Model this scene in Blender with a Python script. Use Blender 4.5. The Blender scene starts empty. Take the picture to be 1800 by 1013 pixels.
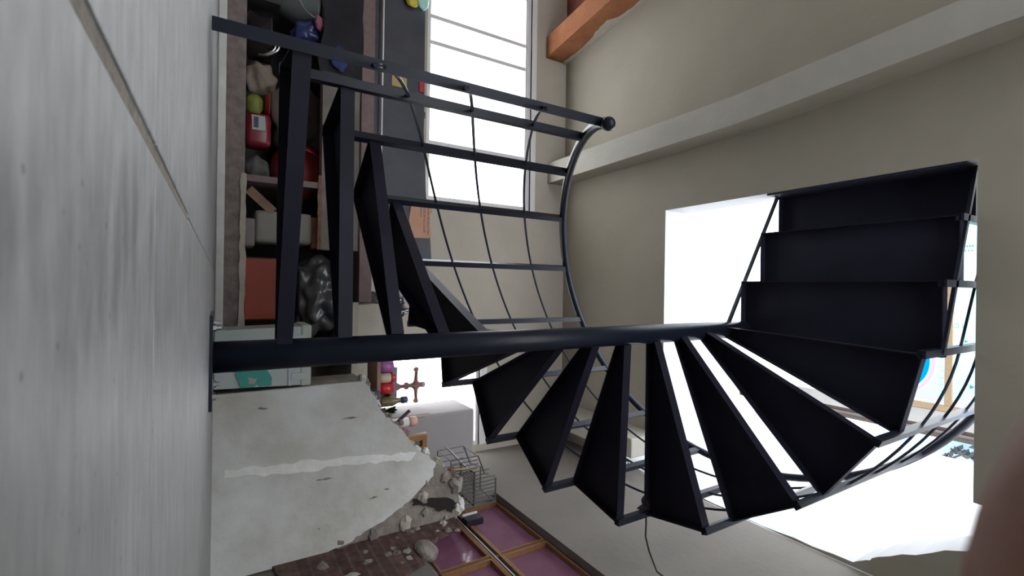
import bpy, bmesh, math, random
from mathutils import Vector, Matrix, noise
random.seed(7)
PI = math.pi
SC = bpy.context.scene
COL = SC.collection

# ------------------------------------------------------------------ camera
# phone held upside down a hand's breadth over the floor, looking up, turned on its side
PITCH, ROLL, FPX = 0.5474775, 0.0143206, 839.41
F = Vector((0, math.cos(PITCH), math.sin(PITCH)))
R0 = Vector((1, 0, 0)); U0 = Vector((0, -math.sin(PITCH), math.cos(PITCH)))
Rv = R0 * math.cos(ROLL) + U0 * math.sin(ROLL)
Uv = U0 * math.cos(ROLL) - R0 * math.sin(ROLL)
cam = bpy.data.cameras.new('camera'); camo = bpy.data.objects.new('camera', cam); COL.objects.link(camo)
X, Y, Z = Uv, -Rv, -F
camo.matrix_world = Matrix(((X.x, Y.x, Z.x, 0), (X.y, Y.y, Z.y, 0), (X.z, Y.z, Z.z, 0.025), (0, 0, 0, 1)))
cam.sensor_width = 36; cam.lens = 36 * FPX / 1800
cam.clip_start = 0.001; cam.clip_end = 200
cam.dof.use_dof = True; cam.dof.focus_distance = 1.9; cam.dof.aperture_fstop = 24
SC.camera = camo

# ------------------------------------------------------------------ sky, sun, exposure
w = bpy.data.worlds.new('World'); SC.world = w; w.use_nodes = True
bg = w.node_tree.nodes['Background']
bg.inputs[0].default_value = (0.93, 0.965, 1.0, 1); bg.inputs[1].default_value = 4.2
SC.view_settings.view_transform = 'Standard'; SC.view_settings.look = 'None'
SC.view_settings.gamma = 1; SC.view_settings.use_curve_mapping = False
SC.view_settings.exposure = 0.70
SC.cycles.max_bounces = 12; SC.cycles.diffuse_bounces = 8; SC.cycles.transparent_max_bounces = 12
SC.cycles.use_denoising = True
SC.cycles.caustics_reflective = False; SC.cycles.caustics_refractive = False

# ------------------------------------------------------------------ materials
MATS = {}
def mat(name, c, rough=0.7, var=0.0, scale=6.0, bump=0.0, bscale=None, metal=0.0, spec=0.5, c2=None, stretch=None, trans=0.0, detail=6):
    if name in MATS: return MATS[name]
    m = bpy.data.materials.new(name); m.use_nodes = True
    nt = m.node_tree; b = nt.nodes['Principled BSDF']
    b.inputs['Roughness'].default_value = rough; b.inputs['Metallic'].default_value = metal
    b.inputs['Specular IOR Level'].default_value = spec
    b.inputs['Base Color'].default_value = (*c, 1)
    if trans: b.inputs['Transmission Weight'].default_value = trans
    tc = nt.nodes.new('ShaderNodeTexCoord'); src = tc.outputs['Object']
    if stretch:
        mp = nt.nodes.new('ShaderNodeMapping'); mp.inputs['Scale'].default_value = stretch
        nt.links.new(src, mp.inputs[0]); src = mp.outputs[0]
    if var > 0 or c2:
        n = nt.nodes.new('ShaderNodeTexNoise'); n.inputs['Scale'].default_value = scale
        n.inputs['Detail'].default_value = detail; n.inputs['Roughness'].default_value = 0.6
        nt.links.new(src, n.inputs['Vector'])
        rp = nt.nodes.new('ShaderNodeValToRGB')
        rp.color_ramp.elements[0].position = 0.32; rp.color_ramp.elements[1].position = 0.68
        a = c if c2 else tuple(x * (1 - var) for x in c); d = c2 if c2 else tuple(min(1, x * (1 + var)) for x in c)
        rp.color_ramp.elements[0].color = (*a, 1); rp.color_ramp.elements[1].color = (*d, 1)
        nt.links.new(n.outputs['Fac'], rp.inputs[0]); nt.links.new(rp.outputs[0], b.inputs['Base Color'])
    if bump > 0:
        n2 = nt.nodes.new('ShaderNodeTexNoise'); n2.inputs['Scale'].default_value = bscale or scale * 4
        n2.inputs['Detail'].default_value = 8
        nt.links.new(src, n2.inputs['Vector'])
        bp = nt.nodes.new('ShaderNodeBump'); bp.inputs['Strength'].default_value = bump; bp.inputs['Distance'].default_value = 0.01
        nt.links.new(n2.outputs['Fac'], bp.inputs['Height']); nt.links.new(bp.outputs[0], b.inputs['Normal'])
    MATS[name] = m
    return m

def glass_mat(name, tint=(1, 1, 1), gloss=0.06):
    if name in MATS: return MATS[name]
    m = bpy.data.materials.new(name); m.use_nodes = True; nt = m.node_tree; nt.nodes.clear()
    o = nt.nodes.new('ShaderNodeOutputMaterial'); mx = nt.nodes.new('ShaderNodeMixShader')
    t = nt.nodes.new('ShaderNodeBsdfTransparent'); g = nt.nodes.new('ShaderNodeBsdfGlossy')
    t.inputs[0].default_value = (*tint, 1); g.inputs['Roughness'].default_value = 0.05
    mx.inputs[0].default_value = gloss
    nt.links.new(t.outputs[0], mx.inputs[1]); nt.links.new(g.outputs[0], mx.inputs[2]); nt.links.new(mx.outputs[0], o.inputs[0])
    MATS[name] = m; return m

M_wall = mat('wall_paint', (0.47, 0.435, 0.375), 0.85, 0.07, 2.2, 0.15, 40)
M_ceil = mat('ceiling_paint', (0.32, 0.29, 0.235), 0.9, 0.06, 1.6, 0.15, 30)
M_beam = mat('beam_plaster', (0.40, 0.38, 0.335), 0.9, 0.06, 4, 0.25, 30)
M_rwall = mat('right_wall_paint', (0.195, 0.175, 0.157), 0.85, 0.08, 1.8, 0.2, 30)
M_white = mat('white_upper_paint', (0.62, 0.62, 0.63), 0.8, 0.02, 2.0)
M_steel = mat('dark_painted_steel', (0.014, 0.017, 0.030), 0.38, 0.15, 9, 0.05, 60, spec=.25)
M_tread = mat('black_tread_steel', (0.016, 0.0155, 0.029), 0.55, 0.2, 5, 0.05, 60, spec=.18)
M_plaster = mat('rough_plaster', (0.54, 0.525, 0.48), 0.9, 0.0, 3.0, 0.45, 18, c2=(0.76, 0.77, 0.765))
M_seam = mat('fresh_plaster', (0.88, 0.88, 0.85), 0.9, 0.08, 12, 0.5, 40)
M_mortar = mat('broken_mortar', (0.19, 0.16, 0.14), 0.95, 0.0, 14, 0.8, 30, c2=(0.32, 0.285, 0.25))
M_conc = mat('stained_concrete', (0.15, 0.12, 0.115), 0.95, 0.0, 20, 0.5, 60, c2=(0.24, 0.20, 0.19))
M_cream = mat('cream_render', (0.40, 0.37, 0.31), 0.9, 0.12, 9, 0.4, 30)
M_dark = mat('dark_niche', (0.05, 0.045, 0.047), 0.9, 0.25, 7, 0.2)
M_red_slab = mat('reddish_slab', (0.17, 0.115, 0.11), 0.6, 0.15, 25)
M_slate = mat('dark_slate_board', (0.055, 0.058, 0.075), 0.55, 0.2, 4, 0.1)
M_frame = mat('white_window_frame', (0.80, 0.80, 0.81), 0.5)
M_wood = mat('pale_wood', (0.36, 0.26, 0.16), 0.6, 0.2, 30, stretch=(8, 1, 1))
M_brownwood = mat('brown_wood', (0.30, 0.14, 0.05), 0.5, 0.25, 20, stretch=(6, 1, 1))
M_orange_clay = mat('orange_clay', (0.24, 0.085, 0.033), 0.9, 0.0, 7, 0.4, 30, c2=(0.33, 0.125, 0.05))
M_redwood = mat('dark_red_board', (0.20, 0.055, 0.045), 0.7, 0.2, 12, stretch=(1, 8, 1))
M_skin = mat('skin', (0.25, 0.12, 0.085), 0.55, 0.12, 60, 0.1, 300)
M_nail = mat('nail', (0.50, 0.31, 0.27), 0.35)

# floor tile: grey stone print with streaks across and dark specks
def floor_mat():
    m = bpy.data.materials.new('grey_floor_tile'); m.use_nodes = True; nt = m.node_tree; b = nt.nodes['Principled BSDF']
    tc = nt.nodes.new('ShaderNodeTexCoord')
    def nz(scale, st, detail=8, rough=0.6):
        mp = nt.nodes.new('ShaderNodeMapping'); mp.inputs['Scale'].default_value = st
        nt.links.new(tc.outputs['Object'], mp.inputs[0])
        n = nt.nodes.new('ShaderNodeTexNoise'); n.inputs['Scale'].default_value = scale; n.inputs['Detail'].default_value = detail
        n.inputs['Roughness'].default_value = rough
        nt.links.new(mp.outputs[0], n.inputs['Vector']); return n
    n1 = nz(30, (.8, 3.2, 1), 10, .68); n2 = nz(16, (1, 1, 1), 5)
    r1 = nt.nodes.new('ShaderNodeValToRGB'); e = r1.color_ramp.elements
    e[0].position = .34; e[1].position = .68; e[0].color = (.24, .245, .255, 1); e[1].color = (.46, .47, .49, 1)
    nt.links.new(n1.outputs['Fac'], r1.inputs[0])
    r2 = nt.nodes.new('ShaderNodeValToRGB'); e = r2.color_ramp.elements
    e[0].position = .35; e[1].position = .65; e[0].color = (.78, .77, .74, 1); e[1].color = (1, 1, 1, 1)
    nt.links.new(n2.outputs['Fac'], r2.inputs[0])
    mx = nt.nodes.new('ShaderNodeMixRGB'); mx.blend_type = 'MULTIPLY'; mx.inputs[0].default_value = 1
    nt.links.new(r1.outputs[0], mx.inputs[1]); nt.links.new(r2.outputs[0], mx.inputs[2])
    v = nt.nodes.new('ShaderNodeTexVoronoi'); v.inputs['Scale'].default_value = 95; nt.links.new(tc.outputs['Object'], v.inputs['Vector'])
    r3 = nt.nodes.new('ShaderNodeValToRGB'); e = r3.color_ramp.elements
    e[0].position = .05; e[1].position = .11; e[0].color = (.35, .33, .31, 1); e[1].color = (1, 1, 1, 1)
    nt.links.new(v.outputs['Distance'], r3.inputs[0])
    mx2 = nt.nodes.new('ShaderNodeMixRGB'); mx2.blend_type = 'MULTIPLY'; mx2.inputs[0].default_value = .7
    nt.links.new(mx.outputs[0], mx2.inputs[1]); nt.links.new(r3.outputs[0], mx2.inputs[2])
    nt.links.new(mx2.outputs[0], b.inputs['Base Color'])
    rr = nt.nodes.new('ShaderNodeMapRange'); rr.inputs[3].default_value = .30; rr.inputs[4].default_value = .55
    nt.links.new(n1.outputs['Fac'], rr.inputs[0]); nt.links.new(rr.outputs[0], b.inputs['Roughness'])
    bp = nt.nodes.new('ShaderNodeBump'); bp.inputs['Strength'].default_value = .08; bp.inputs['Distance'].default_value = .001
    nt.links.new(n1.outputs['Fac'], bp.inputs['Height']); nt.links.new(bp.outputs[0], b.inputs['Normal'])
    return m
M_floor = floor_mat()
M_grout = mat('brown_grout', (0.26, 0.235, 0.21), 0.95, 0.15, 60, 0.5, 200)

def brick_mat():
    m = bpy.data.materials.new('red_brick_core'); m.use_nodes = True; nt = m.node_tree; b = nt.nodes['Principled BSDF']
    tc = nt.nodes.new('ShaderNodeTexCoord'); mp = nt.nodes.new('ShaderNodeMapping'); mp.inputs['Rotation'].default_value = (PI / 2, 0, 0)
    nt.links.new(tc.outputs['Object'], mp.inputs[0])
    br = nt.nodes.new('ShaderNodeTexBrick'); br.inputs['Scale'].default_value = 4.2
    br.inputs['Color1'].default_value = (.085, .042, .038, 1); br.inputs['Color2'].default_value = (.13, .075, .062, 1); br.inputs['Mortar'].default_value = (.12, .085, .072, 1)
    br.inputs['Mortar Size'].default_value = .03
    nt.links.new(mp.outputs[0], br.inputs['Vector'])
    n = nt.nodes.new('ShaderNodeTexNoise'); n.inputs['Scale'].default_value = 18; n.inputs['Detail'].default_value = 8
    nt.links.new(tc.outputs['Object'], n.inputs['Vector'])
    mx = nt.nodes.new('ShaderNodeMixRGB'); mx.blend_type = 'OVERLAY'; mx.inputs[0].default_value = .9
    nt.links.new(br.outputs[0], mx.inputs[1]); nt.links.new(n.outputs['Fac'], mx.inputs[2]); nt.links.new(mx.outputs[0], b.inputs['Base Color'])
    b.inputs['Roughness'].default_value = .95
    bp = nt.nodes.new('ShaderNodeBump'); bp.inputs['Strength'].default_value = .8; bp.inputs['Distance'].default_value = .01
    nt.links.new(n.outputs['Fac'], bp.inputs['Height']); nt.links.new(bp.outputs[0], b.inputs['Normal'])
    return m
M_brick = brick_mat()

# ------------------------------------------------------------------ mesh helpers
def obj(name, bm, m=None, parent=None, smooth=False):
    me = bpy.data.meshes.new(name); bmesh.ops.recalc_face_normals(bm, faces=bm.faces[:]); bm.to_mesh(me); bm.free()
    ms = m if isinstance(m, (list, tuple)) else [m]
    for k in ms:
        if k: me.materials.append(k)
    if smooth:
        for p in me.polygons: p.use_smooth = True
    o = bpy.data.objects.new(name, me); COL.objects.link(o)
    if parent:
        o.parent = parent
        o.matrix_parent_inverse = Matrix.Translation(-parent.location)
    return o
def thing(name, label, cat, loc=(0, 0, 0), group=None):
    o = bpy.data.objects.new(name, None); COL.objects.link(o); o.location = loc; o.empty_display_size = 0.05
    o['label'] = label; o['category'] = cat
    if group: o['group'] = group
    return o
def tag(o, label, cat, group=None):
    o['label'] = label; o['category'] = cat
    if group: o['group'] = group
    return o
def struct(name, bm, m, parent=None, smooth=False):
    o = obj(name, bm, m, parent, smooth)
    if not parent: o['kind'] = 'structure'
    return o
NB = bmesh.new
def box(bm, x0, x1, y0, y1, z0, z1, bev=0.0, mi=0):
    vs = [bm.verts.new(p) for p in ((x0, y0, z0), (x1, y0, z0), (x1, y1, z0), (x0, y1, z0), (x0, y0, z1), (x1, y0, z1), (x1, y1, z1), (x0, y1, z1))]
    fs = [bm.faces.new([vs[i] for i in f]) for f in ((0, 3, 2, 1), (4, 5, 6, 7), (0, 1, 5, 4), (1, 2, 6, 5), (2, 3, 7, 6), (3, 0, 4, 7))]
    for f in fs: f.material_index = mi
    if bev:
        es = list({e for f in fs for e in f.edges})
        r = bmesh.ops.bevel(bm, geom=es, offset=bev, segments=2, affect='EDGES', profile=.6)
        for f in r['faces']: f.material_index = mi
    return bm
def B(x0, x1, y0, y1, z0, z1, bev=0.0): return box(NB(), x0, x1, y0, y1, z0, z1, bev)
def tube(bm, pts, r, n=10, caps=True, closed=False):
    pts = [Vector(p) for p in pts]; rs = r if isinstance(r, (list, tuple)) else [r] * len(pts)
    rings = []; nrm = None
    for i, p in enumerate(pts):
        a = pts[i - 1] if (i > 0 or closed) else p; c = pts[(i + 1) % len(pts)] if (i < len(pts) - 1 or closed) else p
        t = (c - a).normalized()
        if nrm is None:
            nrm = t.orthogonal().normalized()
        nrm = (nrm - t * nrm.dot(t)).normalized(); bn = t.cross(nrm)
        rings.append([bm.verts.new(p + (nrm * math.cos(2 * PI * k / n) + bn * math.sin(2 * PI * k / n)) * rs[i]) for k in range(n)])
    seg = list(zip(rings, rings[1:])) + ([(rings[-1], rings[0])] if closed else [])
    for A, C in seg:
        for k in range(n): bm.faces.new((A[k], A[(k + 1) % n], C[(k + 1) % n], C[k]))
    if caps and not closed:
        bm.faces.new(rings[0][::-1]); bm.faces.new(rings[-1])
    return bm
def bar(bm, p0, p1, w, h=None, up=(0, 0, 1)):
    """square bar from p0 to p1"""
    p0, p1 = Vector(p0), Vector(p1); h = h or w; t = (p1 - p0).normalized(); u = Vector(up)
    if abs(t.dot(u)) > .99: u = Vector((0, 1, 0))
    s = t.cross(u).normalized(); u = s.cross(t)
    v = [[bm.verts.new(p + s * a * w / 2 + u * b * h / 2) for a, b in ((-1, -1), (1, -1), (1, 1), (-1, 1))] for p in (p0, p1)]
    for k in range(4): bm.faces.new((v[0][k], v[0][(k + 1) % 4], v[1][(k + 1) % 4], v[1][k]))
    bm.faces.new(v[0][::-1]); bm.faces.new(v[1]); return bm
def lathe(bm, prof, c=(0, 0, 0), n=20, axis=None):
    rings = []
    Q = axis.to_track_quat('Z', 'Y').to_matrix() if axis is not None else Matrix.Identity(3)
    for r, z in prof:
        rings.append([bm.verts.new(Vector(c) + Q @ Vector((r * math.cos(2 * PI * k / n), r * math.sin(2 * PI * k / n), z))) for k in range(n)])
    for A, C in zip(rings, rings[1:]):
        for k in range(n): bm.faces.new((A[k], A[(k + 1) % n], C[(k + 1) % n], C[k]))
    bm.faces.new(rings[0][::-1]); bm.faces.new(rings[-1]); return bm
def prism(bm, poly, ax, a0, a1, holes=(), mi=0, hmi=0):
    """polygon (u,v) extruded along axis ax ('x': u=y v=z, 'y': u=x v=z, 'z': u=x v=y)"""
    def P(u, v, a): return {'x': (a, u, v), 'y': (u, a, v), 'z': (u, v, a)}[ax]
    loops = [poly] + list(holes); lo = []
    for L in loops: lo.append(([bm.verts.new(P(u, v, a0)) for u, v in L], [bm.verts.new(P(u, v, a1)) for u, v in L]))
    for side in (0, 1):
        es = []
        for pr in lo:
            V = pr[side]
            for i in range(len(V)):
                es.append(bm.edges.get((V[i], V[(i + 1) % len(V)])) or bm.edges.new((V[i], V[(i + 1) % len(V)])))
        if len(loops) == 1 and len(poly) <= 4: bm.faces.new(lo[0][side])
        else: bmesh.ops.triangle_fill(bm, use_beauty=True, use_dissolve=False, edges=es)
    for q, (a, b) in enumerate(lo):
        for i in range(len(a)):
            j = (i + 1) % len(a); f = bm.faces.new((a[i], a[j], b[j], b[i]))
            if q and hmi: f.material_index = hmi
    for f in bm.faces:
        if f.material_index == 0: f.material_index = mi
    return bm
def blob(bm, c, s, amp=.25, fr=3.0, sub=3, seed=0, flat=None):
    g = bmesh.ops.create_icosphere(bm, subdivisions=sub, radius=1.0)
    for v in g['verts']:
        p = v.co.copy(); k = 1 + amp * (noise.noise(p * fr + Vector((seed * 7.3, seed * 1.7, seed))) * 1.4)
        q = Vector((p.x * s[0] * k, p.y * s[1] * k, p.z * s[2] * k))
        if flat is not None: q.z = max(q.z, -flat * s[2])
        v.co = q + Vector(c)
    return bm
def rect_frame(bm, u0, u1, v0, v1, w, ax, a0, a1):
    return prism(bm, [(u0, v0), (u1, v0), (u1, v1), (u0, v1)], ax, a0, a1, [[(u0 + w, v0 + w), (u1 - w, v0 + w), (u1 - w, v1 - w), (u0 + w, v1 - w)]])
def jag(pts, amp, n, seed):
    rnd = random.Random(seed); out = []
    for a, b in zip(pts, pts[1:]):
        for k in range(n):
            t = k / n; j = amp if k else amp * .3
            out.append((a[0] + (b[0] - a[0]) * t + rnd.uniform(-j, j), a[1] + (b[1] - a[1]) * t + rnd.uniform(-j, j)))
    out.append(pts[-1]); return out

# ================================================================== SETTING
XR, XL, YB, YF, HC = 1.40, -3.4, 3.62, -1.7, 2.80
# floor: tiles with recessed grout
bm = NB(); T = .45; g = .0036
xs = [-.057 + T * k for k in range(-8, 5)]; ys = [.262 + T * k for k in range(-5, 1)] + [.51 + T * k for k in range(8)]
for i in range(len(xs) - 1):
    for j in range(len(ys) - 1):
        gx = g if ys[j] < .5 else .0009; x0, x1, y0, y1 = max(xs[i] + gx, XL), min(xs[i + 1] - gx, XR), max(ys[j] + .0010, YF), min(ys[j + 1] - .0010, YB)
        if x1 - x0 > .01 and y1 - y0 > .01: box(bm, x0, x1, y0, y1, -.012, 0, .0009, 0)
box(bm, XL, XR, YF, YB, -.10, -.0009, 0, 1)
struct('floor', bm, [M_floor, M_grout])

# back wall with two windows; upper storey above
W1 = (-2.95, -.70, 1.41, 2.41); W2 = (.43, 1.34, 1.06, 1.925)
def rc(a): return [(a[0], a[2]), (a[1], a[2]), (a[1], a[3]), (a[0], a[3])]
struct('wall_back', prism(NB(), [(XL - .15, -.1), (XR + .15, -.1), (XR + .15, HC), (XL - .15, HC)], 'y', YB, YB + .15, [rc(W1), rc(W2)]), M_wall)
struct('wall_left', B(XL - .15, XL, YF, YB, -.1, HC), M_wall)
W4 = (-3.1, .95, 1.25, 2.6)      # wide unseen window, added behind the photographer to light the room
struct('wall_front', prism(NB(), [(XL - .15, -.1), (XR + .15, -.1), (XR + .15, HC), (XL - .15, HC)], 'y', YF - .15, YF, [rc(W4)]), M_wall)
# right wall with the broken-out window opening
rough = jag([(2.85, 1.36), (2.74, 1.20), (2.70, 1.06), (2.62, 1.00), (2.50, .955), (2.36, .95), (2.20, .93), (1.30, .93)], .008, 4, 3)
op = [(1.30, 1.645), (2.85, 1.645)] + rough
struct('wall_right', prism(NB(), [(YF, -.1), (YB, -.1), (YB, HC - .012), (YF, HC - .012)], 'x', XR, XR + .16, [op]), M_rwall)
# ceiling slab with the stair opening, its right rim ragged
rim = jag([(.90, .58), (1.05, .66), (1.12, .75), (1.30, 1.06), (1.378, 1.165), (1.396, 1.75), (1.396, 2.4), (1.396, 2.86)], .006, 6, 5)
hole = [(-.585, .715), (.895, .715)] + rim + [(1.24, 2.86), (1.22, 2.41), (-.585, 2.405)]
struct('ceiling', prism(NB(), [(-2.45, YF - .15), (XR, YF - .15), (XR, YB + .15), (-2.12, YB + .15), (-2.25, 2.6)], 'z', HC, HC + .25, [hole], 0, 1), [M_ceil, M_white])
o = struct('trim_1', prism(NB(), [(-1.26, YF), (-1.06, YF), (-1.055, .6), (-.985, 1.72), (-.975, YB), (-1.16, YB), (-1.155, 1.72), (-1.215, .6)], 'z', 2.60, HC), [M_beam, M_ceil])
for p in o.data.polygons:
    if p.normal.x > .5: p.material_index = 1            # dropped beam left of the opening; shade of its right face put into colour
struct('trim_2', B(1.062, 1.205, 2.45, YB, 2.53, HC, .01), M_beam)          # short beam right of it
# clay lintel beam and red boarded ceiling beyond it
struct('trim_3', prism(NB(), [(-2.45, YF), (-2.252, 2.6), (-2.13, YB - .002), (-2.32, YB - .002), (-2.44, 2.6), (-2.64, YF)], 'z', 2.565, HC - .001), M_orange_clay)
bm = NB()
pl = jag([(1.0, 2.745), (.8, 2.765), (.62, 2.755), (.5, 2.72), (.35, 2.70), (.28, 2.755), (.12, 2.775), (0, 2.77)], .006, 5, 2)
prism(bm, [(1.0, 2.7985)] + pl + [(0, 2.7985)], 'x', -.004, .004)
A_, B_ = Vector((-2.252, 2.6, 0)), Vector((-2.13, YB - .01, 0))
for v in bm.verts: v.co = A_ + (B_ - A_) * v.co.y + Vector((.004 + v.co.x, 0, v.co.z))
struct('trim_4', bm, M_cream)
bm = NB()
for k in range(7): box(bm, max(-2.28 - .16 * (k + 1) + .003, XL), -2.28 - .16 * k, YF, YB, HC, HC + .03, 0)
struct('ceiling_2', bm, M_redwood)
struct('baseboard_back', B(XL, XR, 2.905, 2.945, 0, .036, .004), mat('pale_skirting', (.62, .62, .60), .6, .08, 10))
# wall stub at the back right
struct('wall_stub', B(.925, XR - .002, 3.25, YB - .002, .84, 1.688, .02), mat('mauve_plaster', (.36, .335, .345), .9, .05, 3, .1))

# upper storey
bm = NB(); box(bm, XR, XR + .16, .1, YB + .15, HC - .012, 5.38)
o = struct('wall_upper_right', bm, M_white)
struct('wall_upper_back', B(XL, XR + .15, YB, YB + .15, HC + .0, 5.6), M_white)
struct('wall_upper_left', B(XL - .15, XL, YF, YB + .15, HC, 5.6), M_white)
struct('ceiling_upper', B(XL, -1.25, 1.3, YB + .15, 5.6, 5.7), M_white)
# concrete eave with a layered board edge
bm = NB(); box(bm, 1.062, 1.20, .9, YB + .15, 5.6, 5.72); struct('trim_5', bm, mat('pale_concrete', (.40, .39, .385), .9, .1, 6, .2))
bm = NB()
for k, (x0, x1, z) in enumerate(((1.20, 1.235, 5.61), (1.235, 1.262, 5.60), (1.262, 1.31, 5.615))):
    box(bm, x0, x1 - .004, .9, YB + .15, z, z + .1, 0, k % 2)
struct('trim_6', bm, [mat('weathered_board', (.085, .06, .052), .8, .2, 14), mat('grey_edge', (.16, .15, .145), .9, .15, 10)])

# skylight: wooden frame under printed translucent film
def film_mat():
    m = bpy.data.materials.new('printed_film'); m.use_nodes = True; nt = m.node_tree; nt.nodes.clear()
    out = nt.nodes.new('ShaderNodeOutputMaterial'); tr = nt.nodes.new('ShaderNodeBsdfTranslucent'); df = nt.nodes.new('ShaderNodeBsdfDiffuse')
    mxs = nt.nodes.new('ShaderNodeMixShader'); mxs.inputs[0].default_value = .25
    tc = nt.nodes.new('ShaderNodeTexCoord'); sp = nt.nodes.new('ShaderNodeSeparateXYZ'); nt.links.new(tc.outputs['Object'], sp.inputs[0])
    def math_(op, a, b=None):
        n = nt.nodes.new('ShaderNodeMath'); n.operation = op
        for i, v in enumerate((a, b)):
            if v is None: continue
            if isinstance(v, (int, float)): n.inputs[i].default_value = v
            else: nt.links.new(v, n.inputs[i])
        return n.outputs[0]
    x, y = sp.outputs[0], sp.outputs[1]
    d = math_('SQRT', math_('ADD', math_('POWER', math_('SUBTRACT', x, .63), 2), math_('POWER', math_('SUBTRACT', y, 2.08), 2)))
    col = None
    base = nt.nodes.new('ShaderNodeRGB'); base.outputs[0].default_value = (.48, .66, .70, 1); col = base.outputs[0]
    def lay(mask, c):
        nonlocal col
        mx = nt.nodes.new('ShaderNodeMixRGB'); nt.links.new(mask, mx.inputs[0]); nt.links.new(col, mx.inputs[1]); mx.inputs[2].default_value = (*c, 1); col = mx.outputs[0]
    def band(v, a, b): return math_('MULTIPLY', math_('GREATER_THAN', v, a), math_('LESS_THAN', v, b))
    lay(band(d, .265, .325), (.0, .33, .60)); lay(band(d, .338, .366), (.62, .42, .52))
    lay(band(x, .955, .975), (.60, .46, .54)); lay(band(x, .985, .99), (.56, .40, .48))
    lay(math_('MULTIPLY', band(x, .105, .135), band(y, 1.40, 1.585)), (.66, .55, .58))
    nt.links.new(col, tr.inputs[0]); nt.links.new(col, df.inputs[0])
    nt.links.new(tr.outputs[0], mxs.inputs[1]); nt.links.new(df.outputs[0], mxs.inputs[2]); nt.links.new(mxs.outputs[0], out.inputs[0])
    return m
sky = thing('skylight', 'wooden framed skylight of printed white film high above the stair opening', 'skylight', (0.3, 1.9, 5.6))
M_film = film_mat()
obj('film_sheet', B(-1.2, 1.0, 1.645, 2.5, 5.632, 5.634), M_film, sky)
obj('film_sheet', B(-1.2, 1.0, 1.30, 1.588, 5.632, 5.634), M_film, sky)
obj('batten', B(-1.2, 1.0, 1.588, 1.640, 5.60, 5.632), M_wood, sky)
obj('side_rail', B(1.002, 1.058, 1.30, 2.5, 5.60, 5.64), M_wood, sky)
obj('batten', B(-1.2, 1.0, 2.50, 2.519, 5.60, 5.632), M_wood, sky)
M_print = mat('teal_print', (.05, .30, .34), .6)
def mark(bm): obj('print_mark', bm, M_print, sky)
mark(prism(NB(), [(.262, 1.556), (.262, 1.592), (.300, 1.592), (.300, 1.556)], 'z', 5.6305, 5.6315, [[(.266, 1.560), (.296, 1.560), (.296, 1.588), (.266, 1.588)]]))
mark(prism(NB(), [(.262, 1.53), (.262, 1.526), (.296, 1.526), (.296, 1.505), (.300, 1.505), (.300, 1.53)], 'z', 5.6305, 5.6315))
for k in range(4): mark(B(-.434, -.416, 1.465 + k * .018, 1.475 + k * .018, 5.6305, 5.6315))
for k in range(3): mark(B(-.392, -.380, 1.468 + k * .022, 1.478 + k * .022, 5.6305, 5.6315))
mark(prism(NB(), [(.40, 1.515), (.415, 1.49), (.43, 1.515)], 'z', 5.6305, 5.6315)); mark(prism(NB(), [(.79, 1.475), (.805, 1.445), (.83, 1.47), (.81, 1.48)], 'z', 5.6305, 5.6315))
for k in range(4): mark(B(.70 + k * .06, .704 + k * .06, 1.655, 1.675, 5.6305, 5.6315))

# ------------------------------------------------------------------ windows
GL = glass_mat('clear_glass')
def window_1():
    o = struct('window_1', rect_frame(NB(), W1[0], W1[1], W1[2], W1[3], .035, 'y', YB + .02, YB + .075), M_frame)
    bm = NB()
    bar_pairs = [-2.62, -2.19, -1.98, -1.17]
    for xm in bar_pairs: obj('mullion', B(xm - .016, xm + .016, YB + .025, YB + .07, W1[2] + .035, W1[3] - .035), M_frame, o)
    obj('pane', B(W1[0] + .03, W1[1] - .03, YB + .048, YB + .052, W1[2] + .03, W1[3] - .03), GL, o)
    obj('reveal_strip', B(W1[0], W1[1], YB - .004, YB + .02, W1[3], W1[3] + .05), M_frame, o)
    obj('track', B(W1[0], W1[1], YB + .02, YB + .045, W1[3] - .055, W1[3] - .04), M_frame, o)
window_1()
o = struct('window_added', rect_frame(NB(), W4[0], W4[1], W4[2], W4[3], .05, 'y', YF - .10, YF - .05), M_frame)
for xm in (-1.75, -.4): obj('mullion', B(xm - .02, xm + .02, YF - .095, YF - .055, W4[2] + .05, W4[3] - .05), M_frame, o)
obj('pane', B(W4[0] + .04, W4[1] - .04, YF - .08, YF - .076, W4[2] + .04, W4[3] - .04), GL, o)
o = struct('window_2', rect_frame(NB(), W2[0], W2[1], W2[2], W2[3], .03, 'y', YB + .02, YB + .07), M_frame)
obj('pane', B(W2[0] + .025, W2[1] - .025, YB + .043, YB + .047, W2[2] + .025, W2[3] - .025), GL, o)
obj('window_sill', B(.40, .92, 3.36, YB + .02, .972, .998, .004), mat('brick_brown_sill', (.28, .17, .14), .7, .15, 12), o)
obj('head_strip', B(W2[0] - .03, W2[1], YB - .006, YB + .02, W2[3], W2[3] + .065), mat('white_gloss', (.75, .75, .75), .5), o)
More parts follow.
